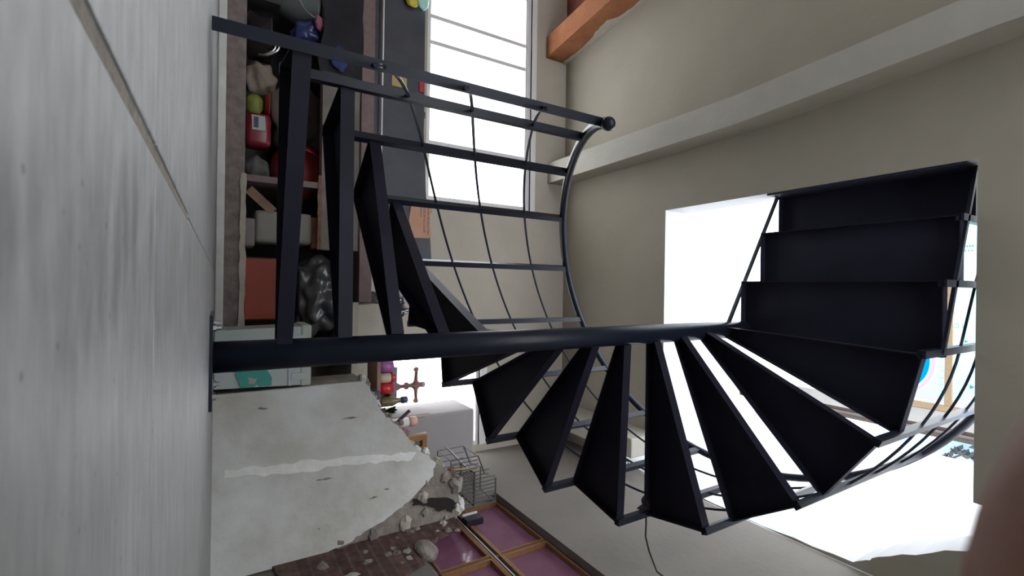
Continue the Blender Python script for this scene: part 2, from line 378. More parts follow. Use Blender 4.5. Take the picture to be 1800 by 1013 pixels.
# pink-paned window in the right wall
def pink_mat():
    m = bpy.data.materials.new('pink_film_glass'); m.use_nodes = True; nt = m.node_tree; nt.nodes.clear()
    o = nt.nodes.new('ShaderNodeOutputMaterial'); tr = nt.nodes.new('ShaderNodeBsdfTranslucent'); df = nt.nodes.new('ShaderNodeBsdfDiffuse'); gl = nt.nodes.new('ShaderNodeBsdfGlossy')
    a = nt.nodes.new('ShaderNodeMixShader'); b = nt.nodes.new('ShaderNodeMixShader')
    tc = nt.nodes.new('ShaderNodeTexCoord'); n = nt.nodes.new('ShaderNodeTexNoise'); n.inputs['Scale'].default_value = 5; n.inputs['Detail'].default_value = 3; n.inputs['Distortion'].default_value = 1.5
    nt.links.new(tc.outputs['Object'], n.inputs[0])
    r = nt.nodes.new('ShaderNodeValToRGB'); e = r.color_ramp.elements
    e[0].position = .35; e[1].position = .7; e[0].color = (.09, .038, .065, 1); e[1].color = (.17, .095, .135, 1)
    nt.links.new(n.outputs[0], r.inputs[0]); nt.links.new(r.outputs[0], tr.inputs[0])
    df.inputs[0].default_value = (.34, .16, .25, 1); gl.inputs[0].default_value = (.9, .85, .88, 1); gl.inputs['Roughness'].default_value = .08
    a.inputs[0].default_value = .5; b.inputs[0].default_value = .10
    nt.links.new(tr.outputs[0], a.inputs[1]); nt.links.new(df.outputs[0], a.inputs[2]); nt.links.new(a.outputs[0], b.inputs[1]); nt.links.new(gl.outputs[0], b.inputs[2]); nt.links.new(b.outputs[0], o.inputs[0])
    return m
M_pink = pink_mat()
M_goldwood = mat('honey_wood_trim', (.26, .13, .05), .45, .2, 30, stretch=(1, 6, 6))
struct('trim_7', prism(NB(), [(1.16, .90), (2.95, .90), (2.95, 1.76), (1.16, 1.76)], 'x', XR + .060, XR + .155, [[(1.24, 1.01), (2.80, 1.01), (2.80, 1.645), (1.24, 1.645)]]), MATS['mauve_plaster'])
w3 = struct('window_3', rect_frame(NB(), 1.22, 2.825, 1.28, 1.66, .026, 'x', XR + .052, XR + .10), mat('dark_frame', (.07, .045, .05), .5))
def pane3(y0, y1, z0, z1):
    p = obj('pane', B(XR + .075, XR + .085, y0, y1, z0, z1), M_pink, w3)
    obj('bead', rect_frame(NB(), y0, y1, z0, z1, .010, 'x', XR + .046, XR + .075), M_goldwood, p)
pane3(2.246, 2.80, 1.342, 1.635); pane3(1.30, 2.224, 1.342, 1.635); pane3(2.246, 2.78, .99, 1.278); pane3(1.30, 2.224, .99, 1.278)
obj('mullion', B(XR + .050, XR + .088, 2.224, 2.246, .985, 1.64), mat('dark_brown_wood', (.13, .06, .03), .5, .2, 20), w3)
obj('rail', B(XR + .044, XR + .088, 1.30, 2.80, 1.278, 1.290), M_goldwood, w3)
obj('rail', B(XR + .056, XR + .088, 1.30, 2.80, 1.290, 1.328), mat('black_channel', (.012, .012, .02), .35), w3)
obj('rail', B(XR + .044, XR + .088, 1.30, 2.80, 1.328, 1.342), M_goldwood, w3)
obj('rail_edge', B(XR + .040, XR + .056, 1.30, 2.78, 1.296, 1.301), mat('silver_strip', (.75, .75, .75), .3), w3)
obj('channel_end', B(XR + .01, XR + .05, 2.585, 2.655, 1.31, 1.42, .003), MATS['black_channel'], w3)
obj('channel_edge', B(XR + .0, XR + .010, 2.650, 2.660, 1.31, 1.41), MATS['silver_strip'], w3)

# ------------------------------------------------------------------ masonry counter with niche (setting)
mc = thing('masonry_counter', 'long masonry kitchen counter with open niches beneath the wide window', 'counter', (-1.3, 3.2, 0))
obj('plinth', B(XL + .004, .48, 2.965, YB - .002, 0, .128, .004), M_conc, mc)
bm = NB(); prism(bm, jag([(-.60, .135), (-.3, .137), (0, .136), (.30, .134), (.47, .135)], .004, 6, 9) + jag([(.47, .105), (0, .11), (-.3, .105), (-.60, .112)], .006, 6, 8), 'y', 2.955, 2.968)
obj('plinth_edging', bm, M_cream, mc)
obj('divider', B(-.600, -.565, 2.975, YB - .002, .128, .52), M_red_slab, mc)
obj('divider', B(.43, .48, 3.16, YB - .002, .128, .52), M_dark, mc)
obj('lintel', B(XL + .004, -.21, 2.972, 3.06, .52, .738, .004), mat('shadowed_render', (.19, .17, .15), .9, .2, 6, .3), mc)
bm = NB(); prism(bm, jag([(-.64, .505), (-.5, .50), (-.35, .503), (-.21, .50)], .003, 6, 4) + [(-.21, .522), (-.64, .522)], 'y', 2.964, 2.985)
obj('lintel_edge', bm, mat('bare_brick_edge', (.20, .11, .08), .9, .25, 20, .4), mc)
obj('countertop', B(XL + .004, .10, 2.95, YB - .002, .738, .815, .006), M_red_slab, mc)
obj('counter_end', B(.10, XR - .002, 2.95, YB - .002, .700, .738, .004), M_cream, mc)
obj('counter_end', B(.36, XR - .002, 3.02, YB - .002, .738, .815, .004), M_cream, mc)
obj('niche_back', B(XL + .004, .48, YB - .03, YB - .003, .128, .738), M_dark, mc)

# ------------------------------------------------------------------ broken low wall on the right
wb = bpy.data.objects.new('wall_broken', None); COL.objects.link(wb); wb.location = (.95, 2.75, 0); wb['kind'] = 'structure'
top = [(.520, .70), (.577, .735), (.65, .775), (.70, .80), (.746, .847), (.80, .91), (.856, .946), (.90, .975), (.955, 1.02), (1.0, 1.07), (1.06, 1.15), (1.11, 1.21), (1.20, 1.255), (1.28, 1.27), (1.34, 1.285), (1.395, 1.26)]
core = [(1.395, 0), (.522, 0)] + jag(top, .006, 4, 11)
obj('brick_core', prism(NB(), core, 'y', 2.622, 2.90), M_mortar, wb)
pe = [(.515, .695), (.577, .728), (.65, .768), (.70, .795), (.746, .84), (.80, .90), (.856, .938), (.90, .965), (.962, 1.03), (1.03, 1.11), (1.108, 1.08), (1.147, 1.03), (1.217, .945), (1.268, .85), (1.316, .725), (1.365, .61), (1.392, .47), (1.394, .30)]
obj('plaster_coat', prism(NB(), [(1.394, 0), (.517, 0)] + jag(pe, .007, 5, 12), 'y', 2.60, 2.623), M_plaster, wb)
# fresh vertical plaster seam
sl = jag([(.875, .05), (.885, .30), (.90, .55), (.925, .80), (.945, .985)], .010, 6, 13); sr = jag([(.985, .955), (.962, .80), (.945, .55), (.935, .30), (.905, .05)], .010, 6, 14)
obj('plaster_seam', prism(NB(), sl + sr, 'y', 2.594, 2.601), M_seam, wb)
for k, (x, z, l) in enumerate(((.70, .62, .05), (1.0, .50, .05), (.60, .2, .03), (1.15, .75, .03), (1.12, .82, .02))):
    obj('plaster_chip', prism(NB(), jag([(x, z - l), (x + .006, z), (x + .003, z + l), (x - .006, z), (x, z - l)], .003, 3, 20 + k)[:-1], 'y', 2.5985, 2.602), M_mortar, wb)
rnd = random.Random(5)
for k in range(34):      # mortar lumps along the broken edge
    t = rnd.random(); i = int(t * (len(top) - 1)); a = top[i]
    s = rnd.uniform(.012, .045) * (1.3 if a[0] > 1.0 else .5)
    obj('mortar_lump', blob(NB(), (a[0] + rnd.uniform(-.03, .03), 2.63 + rnd.uniform(-.005, .12), a[1] - s * .2), (s * 1.2, s, s), .45, 1.6, 2, k), rnd.choice([M_mortar, M_mortar, M_cream, M_plaster]), wb)
for k in range(26):      # lumps over the raw strip at the right
    x = rnd.uniform(1.10, 1.385); z = rnd.uniform(.35, 1.2)
    if z > 1.25 - (x - 1.1) * .2 or (x < 1.392 - max(0, 1.03 - z) * .28 and z < 1.0 and x < 1.24): continue
    s = rnd.uniform(.012, .035)
    obj('mortar_lump', blob(NB(), (x, 2.617, z), (s * 1.3, s * .6, s), .5, 1.8, 2, 50 + k), rnd.choice([M_mortar, M_mortar, M_cream, M_conc]), wb)
obj('cavity_shade', prism(NB(), jag([(1.215, .98), (1.25, .985), (1.262, 1.06), (1.31, 1.12), (1.345, 1.22), (1.33, 1.25), (1.28, 1.235), (1.245, 1.15), (1.235, 1.08), (1.215, .98)], .012, 4, 33)[:-1], 'y', 2.612, 2.624), mat('black_shade', (.02, .015, .015), 1), wb)  # flat black patch: shade inside the broken hole, put into colour
# bare bricks on the right wall around the broken corner of the window
bp = jag([(2.62, 1.24), (2.50, 1.225), (2.48, 1.12), (2.44, 1.02), (2.36, .99), (2.28, .93), (2.22, .80), (2.20, .60), (2.25, .40), (2.40, .30), (2.62, .25)], .012, 5, 40)
obj('bare_brick', prism(NB(), bp, 'x', XR - .018, XR + .01), M_brick, wb)
for k in range(30):
    y = rnd.uniform(2.22, 2.60); z = rnd.uniform(.45, 1.22)
    if y < 2.45 and z > .97: continue
    s = rnd.uniform(.010, .032)
    obj('mortar_lump', blob(NB(), (XR - .018, y, z), (s * .5, s, s), .5, 1.8, 2, 90 + k), rnd.choice([M_mortar, M_mortar, M_cream, M_conc]), wb)
obj('mortar_lump', blob(NB(), (XR - .01, 2.36, .965), (.05, .075, .05), .35, 1.2, 3, 200), M_mortar, wb)
# ledge behind the broken wall
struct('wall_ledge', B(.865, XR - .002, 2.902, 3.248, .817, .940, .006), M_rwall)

# ================================================================== SPIRAL STAIRCASE
st = thing('spiral_staircase', 'dark steel spiral staircase rising through the ceiling opening', 'staircase', (.216, 1.65, 0))
PX, PY, RR, T0, DT, H1, RISE = .21634, 1.65, .89411, 3.5387, .39107, .17164, .18356
def nd(j, r=RR): return (PX + r * math.cos(T0 - DT * j), PY + r * math.sin(T0 - DT * j))
def H(k): return H1 + RISE * (k - 1)
MID = lambda j: H1 + RISE * (j - .5)
obj('pole', lathe(NB(), [(.0465, .0), (.0465, 2.70)], (PX, PY, 0), 40), M_steel, st, True)
fl = obj('base_flange', prism(NB(), [(PX - .13, PY - .13), (PX + .13, PY - .13), (PX + .13, PY + .13), (PX - .13, PY + .13)], 'z', 0, .008), M_steel, st)
M_bolt = mat('bolt_zinc', (.62, .62, .64), .35, metal=1)
for a in (-1, 1):
    for b in (-1, 1): obj('bolt', lathe(NB(), [(.011, .008), (.011, .016), (.006, .0161), (.006, .028)], (PX + a * .095, PY + b * .095, 0), 6), M_bolt, fl)
def pan(poly, z, hh=.045, th=.004, lip=.004):
    """sheet steel pan: plate on top, folded rim hanging to z"""
    bm = NB(); cx = sum(p[0] for p in poly) / len(poly); cy = sum(p[1] for p in poly) / len(poly)
    prism(bm, poly, 'z', z + hh - th, z + hh)
    n = len(poly)
    for i in range(n):
        a = Vector((*poly[i], 0)); b = Vector((*poly[(i + 1) % n], 0)); t = (b - a).normalized(); nn = Vector((-t.y, t.x, 0))
        if nn.dot(Vector((cx, cy, 0)) - a) < 0: nn = -nn
        prism(bm, [(a.x, a.y), (b.x, b.y), (b.x + nn.x * lip, b.y + nn.y * lip), (a.x + nn.x * lip, a.y + nn.y * lip)], 'z', z, z + hh - th)
    return bm
for k in range(1, 14):
    c0, c1 = Vector(nd(k - 1)), Vector(nd(k)); mid = (c0 + c1) / 2 - Vector((PX, PY)); mid.normalize(); per = Vector((-mid.y, mid.x)); pc = Vector((PX, PY))
    i0 = pc + mid * .040 + per * .028 * (1 if (c0 - pc).dot(per) > 0 else -1); i1 = pc + mid * .040 - per * .028 * (1 if (c0 - pc).dot(per) > 0 else -1)
    t = obj('tread', pan([tuple(i0), tuple(c0), tuple(c1), tuple(i1)], H(k)), M_tread, st)
# straight steps at the top
sx = [.25, -.057, -.345, -.583]
for i in range(3):
    obj('step', pan([(sx[i] + .012, .752), (sx[i + 1], .752), (sx[i + 1], 1.645), (sx[i] + .012, 1.645)], H(14 + i), .045), M_tread, st)
obj('landing_plate', B(-.584, -.572, .752, 1.645, HC - .0, H(16) + .045), M_tread, st)
obj('stringer_rod', bar(NB(), (.19, 1.648, H(14) - .115), (-.575, 1.648, H(16) - .01), .016, .016), M_steel, st)
obj('stringer_rod', bar(NB(), (.245, .748, H(14) - .012), (-.575, .748, H(16) - .012), .014, .020), M_steel, st)
# balusters: each ties two treads together and carries the rail
for j in range(0, 14):
    x, y = nd(j, RR - .006); z0 = H(j) if j > 0 else 0; z1 = MID(j) + 1.128
    bm = NB(); bar(bm, (x, y, z0), (x, y, z1), .030, .030, (x - PX, y - PY, 0)); b = obj('baluster', bm, M_steel, st)
    if j == 8:
        obj('wire_tie', tube(NB(), [(x, y - .02, z0 + .50), (x - .02, y - .045, z0 + .53), (x - .05, y - .03, z0 + .57), (x - .06, y, z0 + .52)], .004, 6), M_steel, b)
    if j == 9:
        obj('torn_tape', blob(NB(), (x - .03, y - .0, z0 + .20), (.035, .012, .05), .6, 1.7, 3, 4), mat('black_tape', (.02, .015, .018), .6), b)
for i, xx in enumerate((-.045, -.335)):
    obj('baluster', bar(NB(), (xx, .756, H(14 + i)), (xx, .756, 3.594 + RISE * (i + .9)), .030, .030, (0, 1, 0)), M_steel, st)
def helix(dz, r, j0, j1, n=6):
    P = []
    N = int((j1 - j0) * n)
    for i in range(N + 1):
        j = j0 + (j1 - j0) * i / N; x, y = nd(j, r); P.append((x, y, MID(j) + dz))
    x, y, z = P[-1]
    P += [(x - .30, y - .0, z + .19), (x - .62, y, z + .41)] if j1 >= 13 else []
    return P
hr = obj('handrail', tube(NB(), helix(1.128, RR - .006, -.12, 13), .021, 14), M_steel, st, True)
p = helix(1.128, RR - .006, -.14, 13)[0]
bm = NB(); bmesh.ops.create_icosphere(bm, subdivisions=3, radius=.025, matrix=Matrix.Translation(p)); obj('finial', bm, M_steel, hr, True)
for dz, j0 in ((.325, -.34), (.575, -.32), (.855, -.30)):
    obj('guide_rod', tube(NB(), helix(dz, RR - .006, j0, 13), .0062, 8), M_steel, st, True)

# hanging cable
tag(obj('cable', tube(NB(), [(1.112, 1.66, 1.83), (1.135, 1.63, 1.80), (1.18, 1.61, 1.775), (1.25, 1.60, 1.79), (1.33, 1.56, 1.80), (1.394, 1.40, 1.86), (1.394, 1.2, 1.95)], .0045, 8), mat('black_rubber', (.012, .012, .012), .5), None, True),
    'thin black cable running from a stair tread to the right wall', 'cable')

# ================================================================== THINGS IN THE NICHE AND ON THE COUNTER
def M(n, c, r=.5, **k): return mat(n, c, r, **k)
# pot
t = thing('cooking_pot', 'dark glossy cooking pot with steel hoop handles low in the niche', 'pot', (-1.45, 3.16, .128))
obj('body', lathe(NB(), [(.10, .0), (.135, .02), (.14, .12), (.145, .125), (.135, .13), (.13, .04)], (-1.45, 3.17, .130), 28), M('black_enamel', (.018, .014, .018), .12, spec=1), t, True)
for s, dz in ((0, 0), (1, .018)):
    obj('handle', tube(NB(), [(-1.36 + .10 * math.cos(a) * .6, 3.06 - .03 * math.sin(a) - .01 * s, .19 + .085 * math.sin(a) + dz) for a in [PI * k / 10 for k in range(11)]], .008, 8), M('polished_steel', (.6, .58, .6), .15, metal=1), t, True)
# grey bucket
t = thing('plastic_bucket', 'grey translucent plastic bucket at the far left of the counter niches', 'bucket', (-1.68, 3.10, .30))
obj('body', lathe(NB(), [(.11, 0), (.15, .19), (.157, .19), (.157, .205), (.145, .205), (.11, .02)], (-1.715, 3.135, .302), 28), M('grey_plastic', (.30, .33, .32), .35), t, True)
obj('bail', tube(NB(), [(-1.715 + .155 * math.cos(a), 2.99 + .01 * math.sin(a), .50 - .12 * math.sin(a)) for a in [PI * k / 12 for k in range(13)]], .004, 6), MATS['polished_steel'], t, True)
tag(obj('wooden_crate', rect_frame(NB(), -1.98, -1.61, .130, .300, .02, 'y', 3.05, 3.25), M_dark), 'dark open crate under the grey bucket', 'crate')
tag(obj('plastic_bag', blob(NB(), (-1.49, 3.06, .445), (.070, .05, .075), .35, 2.2, 4, 3), M('navy_plastic', (.025, .035, .13), .3), None, True), 'crumpled navy blue plastic bag beside the grey bucket', 'bag')
tag(obj('plastic_bag', blob(NB(), (-1.535, 2.985, .497), (.045, .012, .022), .35, 2.2, 3, 5), M('dull_pink', (.30, .10, .16), .6), None, True), 'small dull pink bag edge above the navy bag', 'bag')
tag(obj('plastic_tub', lathe(NB(), [(.03, 0), (.035, .03), (.036, .036), (.03, .036)], (-1.735, 3.02, .508), 16), M('teal_plastic', (.02, .25, .33), .4), None, True), 'small teal plastic tub above the grey bucket', 'tub')
bm = NB()
g_ = [[bm.verts.new((-2.7 + 1.45 * i / 24, 2.945 - .010 * math.sin(i * 1.3) - .006 * math.sin(i * .7 + j), .742 - (.235 + .02 * math.sin(i * .9)) * j / 6)) for j in range(7)] for i in range(25)]
for i in range(24):
    for j in range(6): bm.faces.new((g_[i][j], g_[i + 1][j], g_[i + 1][j + 1], g_[i][j + 1]))
bmesh.ops.solidify(bm, geom=bm.faces[:], thickness=.003)
tag(obj('hanging_cloth', bm, M('charcoal_cloth', (.05, .05, .062), .95, var=.2, scale=6), None, True), 'charcoal cloth hanging over the counter face at the far left', 'cloth')
tag(obj('cleaning_cloth', blob(NB(), (-1.33, 2.925, .60), (.07, .012, .045), .3, 2, 3, 9), M('blue_cloth', (.03, .05, .16), .9), None, True), 'small dark blue rag hanging against the charcoal cloth', 'cloth')
# sacks
tag(obj('cloth_sack', blob(NB(), (-1.20, 3.17, .205), (.09, .09, .085), .22, 2.0, 4, 6, .9), M('beige_canvas', (.25, .20, .16), .9, var=.15, scale=8, bump=.3), None, True), 'beige canvas sack slumped at the niche front near the black pot', 'sack')
tag(obj('cloth_sack', blob(NB(), (-1.05, 3.33, .43), (.22, .12, .16), .3, 1.8, 4, 8), M('brown_canvas', (.15, .115, .10), .9, var=.2, scale=8, bump=.3), None, True), 'brown slumped sack deep in the niche behind the first treads', 'sack')
tag(obj('plastic_container', blob(NB(), (-1.035, 3.13, .178), (.065, .05, .048), .12, 1.5, 3, 12, .95), M('lime_plastic', (.19, .20, .04), .5), None, True), 'lime green plastic container at the niche floor', 'container')
tag(obj('plastic_plate', lathe(NB(), [(.045, 0), (.068, .018), (.070, .022), (.066, .022), (.044, .004)], (-1.04, 3.12, .230), 24), M('orange_plastic', (.34, .03, .015), .4), None, True), 'orange red plate lying on the lime green container', 'plate')
# red jug with label
t = thing('red_jug', 'red plastic jug with a white and navy label in the niche', 'jug', (-.88, 3.13, .128))
obj('body', box(NB(), -.975, -.785, 3.06, 3.20, .130, .262, .03), M('red_plastic', (.17, .010, .022), .35), t, True)
lb = obj('paper_label', prism(NB(), [(-.955, .160), (-.872, .165), (-.872, .232), (-.955, .228)], 'y', 3.056, 3.0605), M('white_paper', (.35, .36, .37), .7), t)
obj('label_print', B(-.945, -.885, 3.054, 3.0565, .172, .195), M('navy_ink', (.05, .06, .10), .7), lb)
tag(obj('plastic_basin', lathe(NB(), [(.16, 0), (.17, .01), (.12, .08), (.115, .08), (.155, .012)], (-.69, 3.17, .43), 28, Vector((0, -1, .12)).normalized()), M('red_orange_plastic', (.26, .022, .018), .35), None, True), 'red orange plastic basin standing on edge in the niche', 'basin')
tag(obj('cement_bag', blob(NB(), (-.672, 3.21, .20), (.085, .10, .075), .2, 2, 4, 14, .95), M('grey_paper', (.13, .13, .13), .9, var=.25, scale=10), None, True), 'dark grey paper bag slumped beneath the red orange basin', 'bag')
bm = NB(); bar(bm, (-.53, 3.05, .150), (-.415, 3.05, .275), .05, .035, (0, 1, 0)); tag(obj('wood_offcut', bm, M('raw_pine', (.22, .14, .095), .8, var=.15, scale=20)), 'short wood offcut leaning in the niche by the divider', 'wood')
# pale boxes
tag(obj('foam_block', B(-.366, -.21, 3.0, 3.2, .129, .182, .012), M('grey_foam', (.20, .18, .17), .85, var=.08)), 'flat grey foam block lying under the white container', 'block')
tag(obj('storage_container', box(NB(), -.42, -.238, 3.03, 3.30, .1825, .480, .022), M('cream_plastic', (.24, .225, .20), .6, var=.04), None, True), 'tall cream plastic container between the first and second treads', 'container')
tag(obj('clay_brick', B(-.405, -.222, 3.05, 3.25, .4805, .519, .004), M('terracotta', (.36, .18, .11), .9, var=.2, scale=15, bump=.3)), 'terracotta brick lying on top of the cream container', 'brick')
# orange drawer unit
t = thing('drawer_unit', 'orange fronted drawer unit behind the lowest tread', 'drawer', (.04, 3.2, .128))
obj('carcass', B(-.155, .205, 3.08, 3.45, .129, .40, .004), M('black_carcass', (.02, .02, .022), .6), t)
obj('drawer_front', B(-.148, .20, 3.055, 3.08, .134, .372, .006), M('orange_laminate', (.26, .028, .006), .45, var=.05), t)
bag = obj('refuse_bag', blob(NB(), (.06, 3.09, .53), (.21, .125, .165), .30, 2.6, 5, 21, .72), M('black_film', (.05, .05, .052), .28, spec=.8, bump=.5, bscale=14), None, True)
tag(bag, 'crumpled shiny black refuse bag on top of the orange drawer unit', 'bag')
# storage box with teal print
t = thing('storage_box', 'pale translucent storage box with a teal print at the foot of the pole', 'box', (.345, 2.72, 0))
bm = NB()
vs = [[bm.verts.new(p) for p in ((.215 - e, 2.625 - e, z), (.502 + e, 2.625 - e, z), (.502 + e, 2.855 + e, z), (.215 - e, 2.855 + e, z))] for z, e in ((.003, -.006), (.375, .004))]
for k in range(4): bm.faces.new((vs[0][k], vs[0][(k + 1) % 4], vs[1][(k + 1) % 4], vs[1][k]))
bm.faces.new(vs[0][::-1]); bm.faces.new(vs[1])
M_boxp = M('milky_plastic', (.50, .56, .56), .35)
obj('body', bm, M_boxp, t)
obj('lid', box(NB(), .203, .511, 2.612, 2.865, .375, .424, .010), M('pale_green_plastic', (.48, .53, .47), .4), t)
for x in (.27, .46): obj('clip', B(x - .018, x + .018, 2.606, 2.618, .33, .405, .004), M_boxp, t)
obj('rib', B(.212, .505, 2.614, 2.620, .318, .334), M_boxp, t)
tp = [(.31, .10), (.40, .085), (.45, .095), (.498, .115), (.498, .165), (.485, .175), (.498, .19), (.495, .245), (.46, .245), (.42, .225), (.37, .235), (.32, .22)]
obj('teal_print', prism(NB(), jag(tp + [tp[0]], .004, 3, 31)[:-1], 'y', 2.6165, 2.6235), M('teal_ink', (.04, .33, .28), .5), t)
obj('pale_print', prism(NB(), jag([(.45, .14), (.478, .145), (.478, .175), (.455, .18), (.45, .14)], .004, 3, 32)[:-1], 'y', 2.6155, 2.6172), M('grey_ink', (.40, .38, .38), .5), t)
# on the counter: block, bag, dark panel
tag(obj('concrete_block', box(NB(), .115, .345, 2.97, 3.16, .739, .895, .006), M('pale_block', (.50, .46, .40), .9, var=.08, scale=10, bump=.4), None), 'pale broken block at the end of the counter beside the pole', 'block')
tag(obj('plastic_bag', blob(NB(), (.155, 3.35, .93), (.10, .06, .24), .3, 2.2, 4, 23), M('black_shiny_film', (.03, .03, .04), .15, spec=1, bump=.4, bscale=20), None, True), 'small shiny black bag on the counter by the pole', 'bag')
t = thing('dark_panel', 'tall dark slate coloured panel standing on the counter before the window', 'panel', (-1.5, 3.5, .815))
bp_ = jag([(-2.9, 1.335), (-2.3, 1.34), (-1.5, 1.345), (-1.2, 1.343), (-.75, 1.365), (-.40, 1.405), (-.215, 1.42)], .002, 4, 41)
obj('board', prism(NB(), [(-2.9, .815)] + bp_ + [(-.205, .815)], 'y', 3.50, 3.535), M_slate, t)
obj('edge_notch', blob(NB(), (-1.33, 3.515, 1.345), (.03, .012, .018), .3, 2, 2, 3), M_slate, t)
tag(obj('curtain_rod', tube(NB(), [(-2.6, 3.44, 1.005), (-1.8, 3.44, 1.004), (-.78, 3.44, 1.0)], .0065, 10), M('white_enamel', (.8, .8, .8), .4), None, True), 'thin white rod lying along the dark panel', 'rod')
tag(obj('sticky_note', B(-1.585, -1.49, 3.494, 3.4995, 1.088, 1.202), M('ochre_paper', (.48, .38, .17), .8)), 'ochre paper note stuck on the dark panel', 'note')
tag(obj('red_tag', B(-1.57, -1.49, 3.490, 3.4995, 1.300, 1.334), M('red_tape', (.5, .02, .03), .5)), 'small red tag on the top edge of the dark panel', 'tag')
# cardboard sign
t = thing('cardboard_sign', 'torn cardboard sign with black handwriting on the dark panel', 'sign', (-.5, 3.49, 1.24))
sg = [(-.635, 1.252), (-.50, 1.232), (-.372, 1.275), (-.375, 1.395), (-.385, 1.398), (-.385, 1.412), (-.455, 1.410), (-.475, 1.402), (-.56, 1.402), (-.575, 1.418), (-.635, 1.412)]
obj('card', prism(NB(), sg, 'y', 3.492, 3.498), M('cardboard', (.52, .30, .21), .85, var=.05, scale=12), t)
def text(s, x, z, size, y, m, parent):
    cu = bpy.data.curves.new('t', 'FONT'); cu.body = s; cu.size = size; cu.extrude = .0004; cu.resolution_u = 2
    to = bpy.data.objects.new('t', cu); COL.objects.link(to)
    dg = bpy.context.evaluated_depsgraph_get(); me = bpy.data.meshes.new_from_object(to.evaluated_get(dg))
    bpy.data.objects.remove(to); me.transform(Matrix.Translation((x, y, z)) @ Matrix.Rotation(PI / 2, 4, 'X'))
    me.materials.clear(); me.materials.append(m)
    o = bpy.data.objects.new('lettering', me); COL.objects.link(o); o.parent = parent; o.matrix_parent_inverse = Matrix.Translation(-parent.location)
    return o
INK = M('black_ink', (.05, .03, .03), .8)
text('FAVOR DE RECOGER', -.625, 1.378, .0235, 3.4915, INK, t); text('UTILES EN SU LUGAR', -.628, 1.348, .0225, 3.4915, INK, t); text('GRACIAS', -.615, 1.322, .019, 3.4915, INK, t)
# plastic toy in the window
t = thing('plastic_toy', 'yellow and mint green plastic toy at the window corner', 'toy', (-2.15, 3.44, 1.25))
obj('yellow_part', blob(NB(), (-2.165, 3.455, 1.225), (.075, .025, .055), .15, 1.5, 3, 2), M('yellow_plastic', (.62, .48, .03), .4), t, True)
obj('mint_part', blob(NB(), (-2.165, 3.44, 1.300), (.085, .022, .045), .15, 1.5, 3, 6), M('mint_plastic', (.45, .80, .74), .4), t, True)
obj('stand', B(-2.18, -2.15, 3.45, 3.47, .815, 1.2), M_dark, t)

# ------------------------------------------------------------------ altar things on the sill
t = thing('crucifix', 'carved wooden crucifix standing on the bright window sill', 'crucifix', (.745, 3.50, .998))
cw = M('rosewood', (.26, .13, .11), .5, var=.15)
obj('base', B(.60, .845, 3.46, 3.56, .999, 1.150, .004), M('slate_plinth', (.20, .20, .27), .5), t)
bm = NB()
out = [(-.012, 1.15), (-.030, 1.165), (-.014, 1.19), (-.013, 1.215), (-.026, 1.225), (-.026, 1.245), (-.013, 1.256), (-.020, 1.285), (-.036, 1.296), (-.10, 1.302), (-.120, 1.290), (-.135, 1.300), (-.138, 1.322), (-.122, 1.332), (-.10, 1.322), (-.034, 1.325), (-.018, 1.338), (-.020, 1.365)]
prism(bm, [(.755 + x, z) for x, z in out] + [(.755 - x, z) for x, z in out[::-1]], 'y', 3.50, 3.518)
obj('cross', bm, cw, t)
obj('finial', blob(NB(), (.755, 3.509, 1.372), (.024, .012, .018), .1, 2, 2, 1), M('tarnished_silver', (.45, .43, .43), .4), t, True)
obj('figure', tube(NB(), [(.755, 3.495, 1.19), (.757, 3.49, 1.24), (.755, 3.492, 1.285), (.753, 3.494, 1.315)], [.004, .008, .010, .008], 8), cw, t, True)
obj('figure_arm', tube(NB(), [(.655, 3.495, 1.318), (.72, 3.492, 1.305), (.755, 3.490, 1.295), (.79, 3.492, 1.305), (.86, 3.495, 1.318)], .005, 6), cw, t, True)
M_leaf = M('leaf_green', (.07, .16, .04), .5, var=.3, scale=20)
def cup(name, label, cat, x, y, z, r, h, m):
    return tag(obj(name, lathe(NB(), [(r * .8, 0), (r, h * .3), (r, h), (r * .88, h), (r * .85, h * .15)], (x, y, z), 20), m, None, True), label, cat)
cup('candle_holder', 'mauve glass candle holder on the sill next to the pole', 'candle', .585, 3.44, .9985, .045, .105, M('mauve_glass', (.30, .10, .30), .3))
t = thing('candle_holder', 'cream and red votive cup on the sill left of the red votive', 'candle', (.665, 3.42, .9985))
obj('cup', lathe(NB(), [(.030, 0), (.035, .02), (.035, .085), (.030, .085)], (.665, 3.42, .9985), 18), M('cream_wax', (.55, .48, .34), .5), t, True)
obj('rim', lathe(NB(), [(.037, .085), (.039, .09), (.039, .11), (.03, .112)], (.665, 3.42, .9985), 18), M('bright_red_glass', (.55, .02, .03), .3), t, True)
cup('candle_holder', 'bright red votive glass on the sill below the crucifix', 'candle', .742, 3.42, .9985, .042, .100, M('bright_red_glass', (.55, .02, .03), .3))
t = thing('glass_bottle', 'olive brown bottle with a dark blue cap on the sill', 'bottle', (.832, 3.40, .9985))
obj('body', lathe(NB(), [(.030, 0), (.036, .015), (.036, .10), (.020, .135), (.018, .165)], (.832, 3.40, .9985), 18), M('olive_glass', (.16, .13, .06), .3), t, True)
obj('cap', lathe(NB(), [(.022, .160), (.026, .175), (.025, .205), (.012, .212)], (.832, 3.40, .9985), 16), M('blue_cap', (.05, .05, .16), .4), t, True)
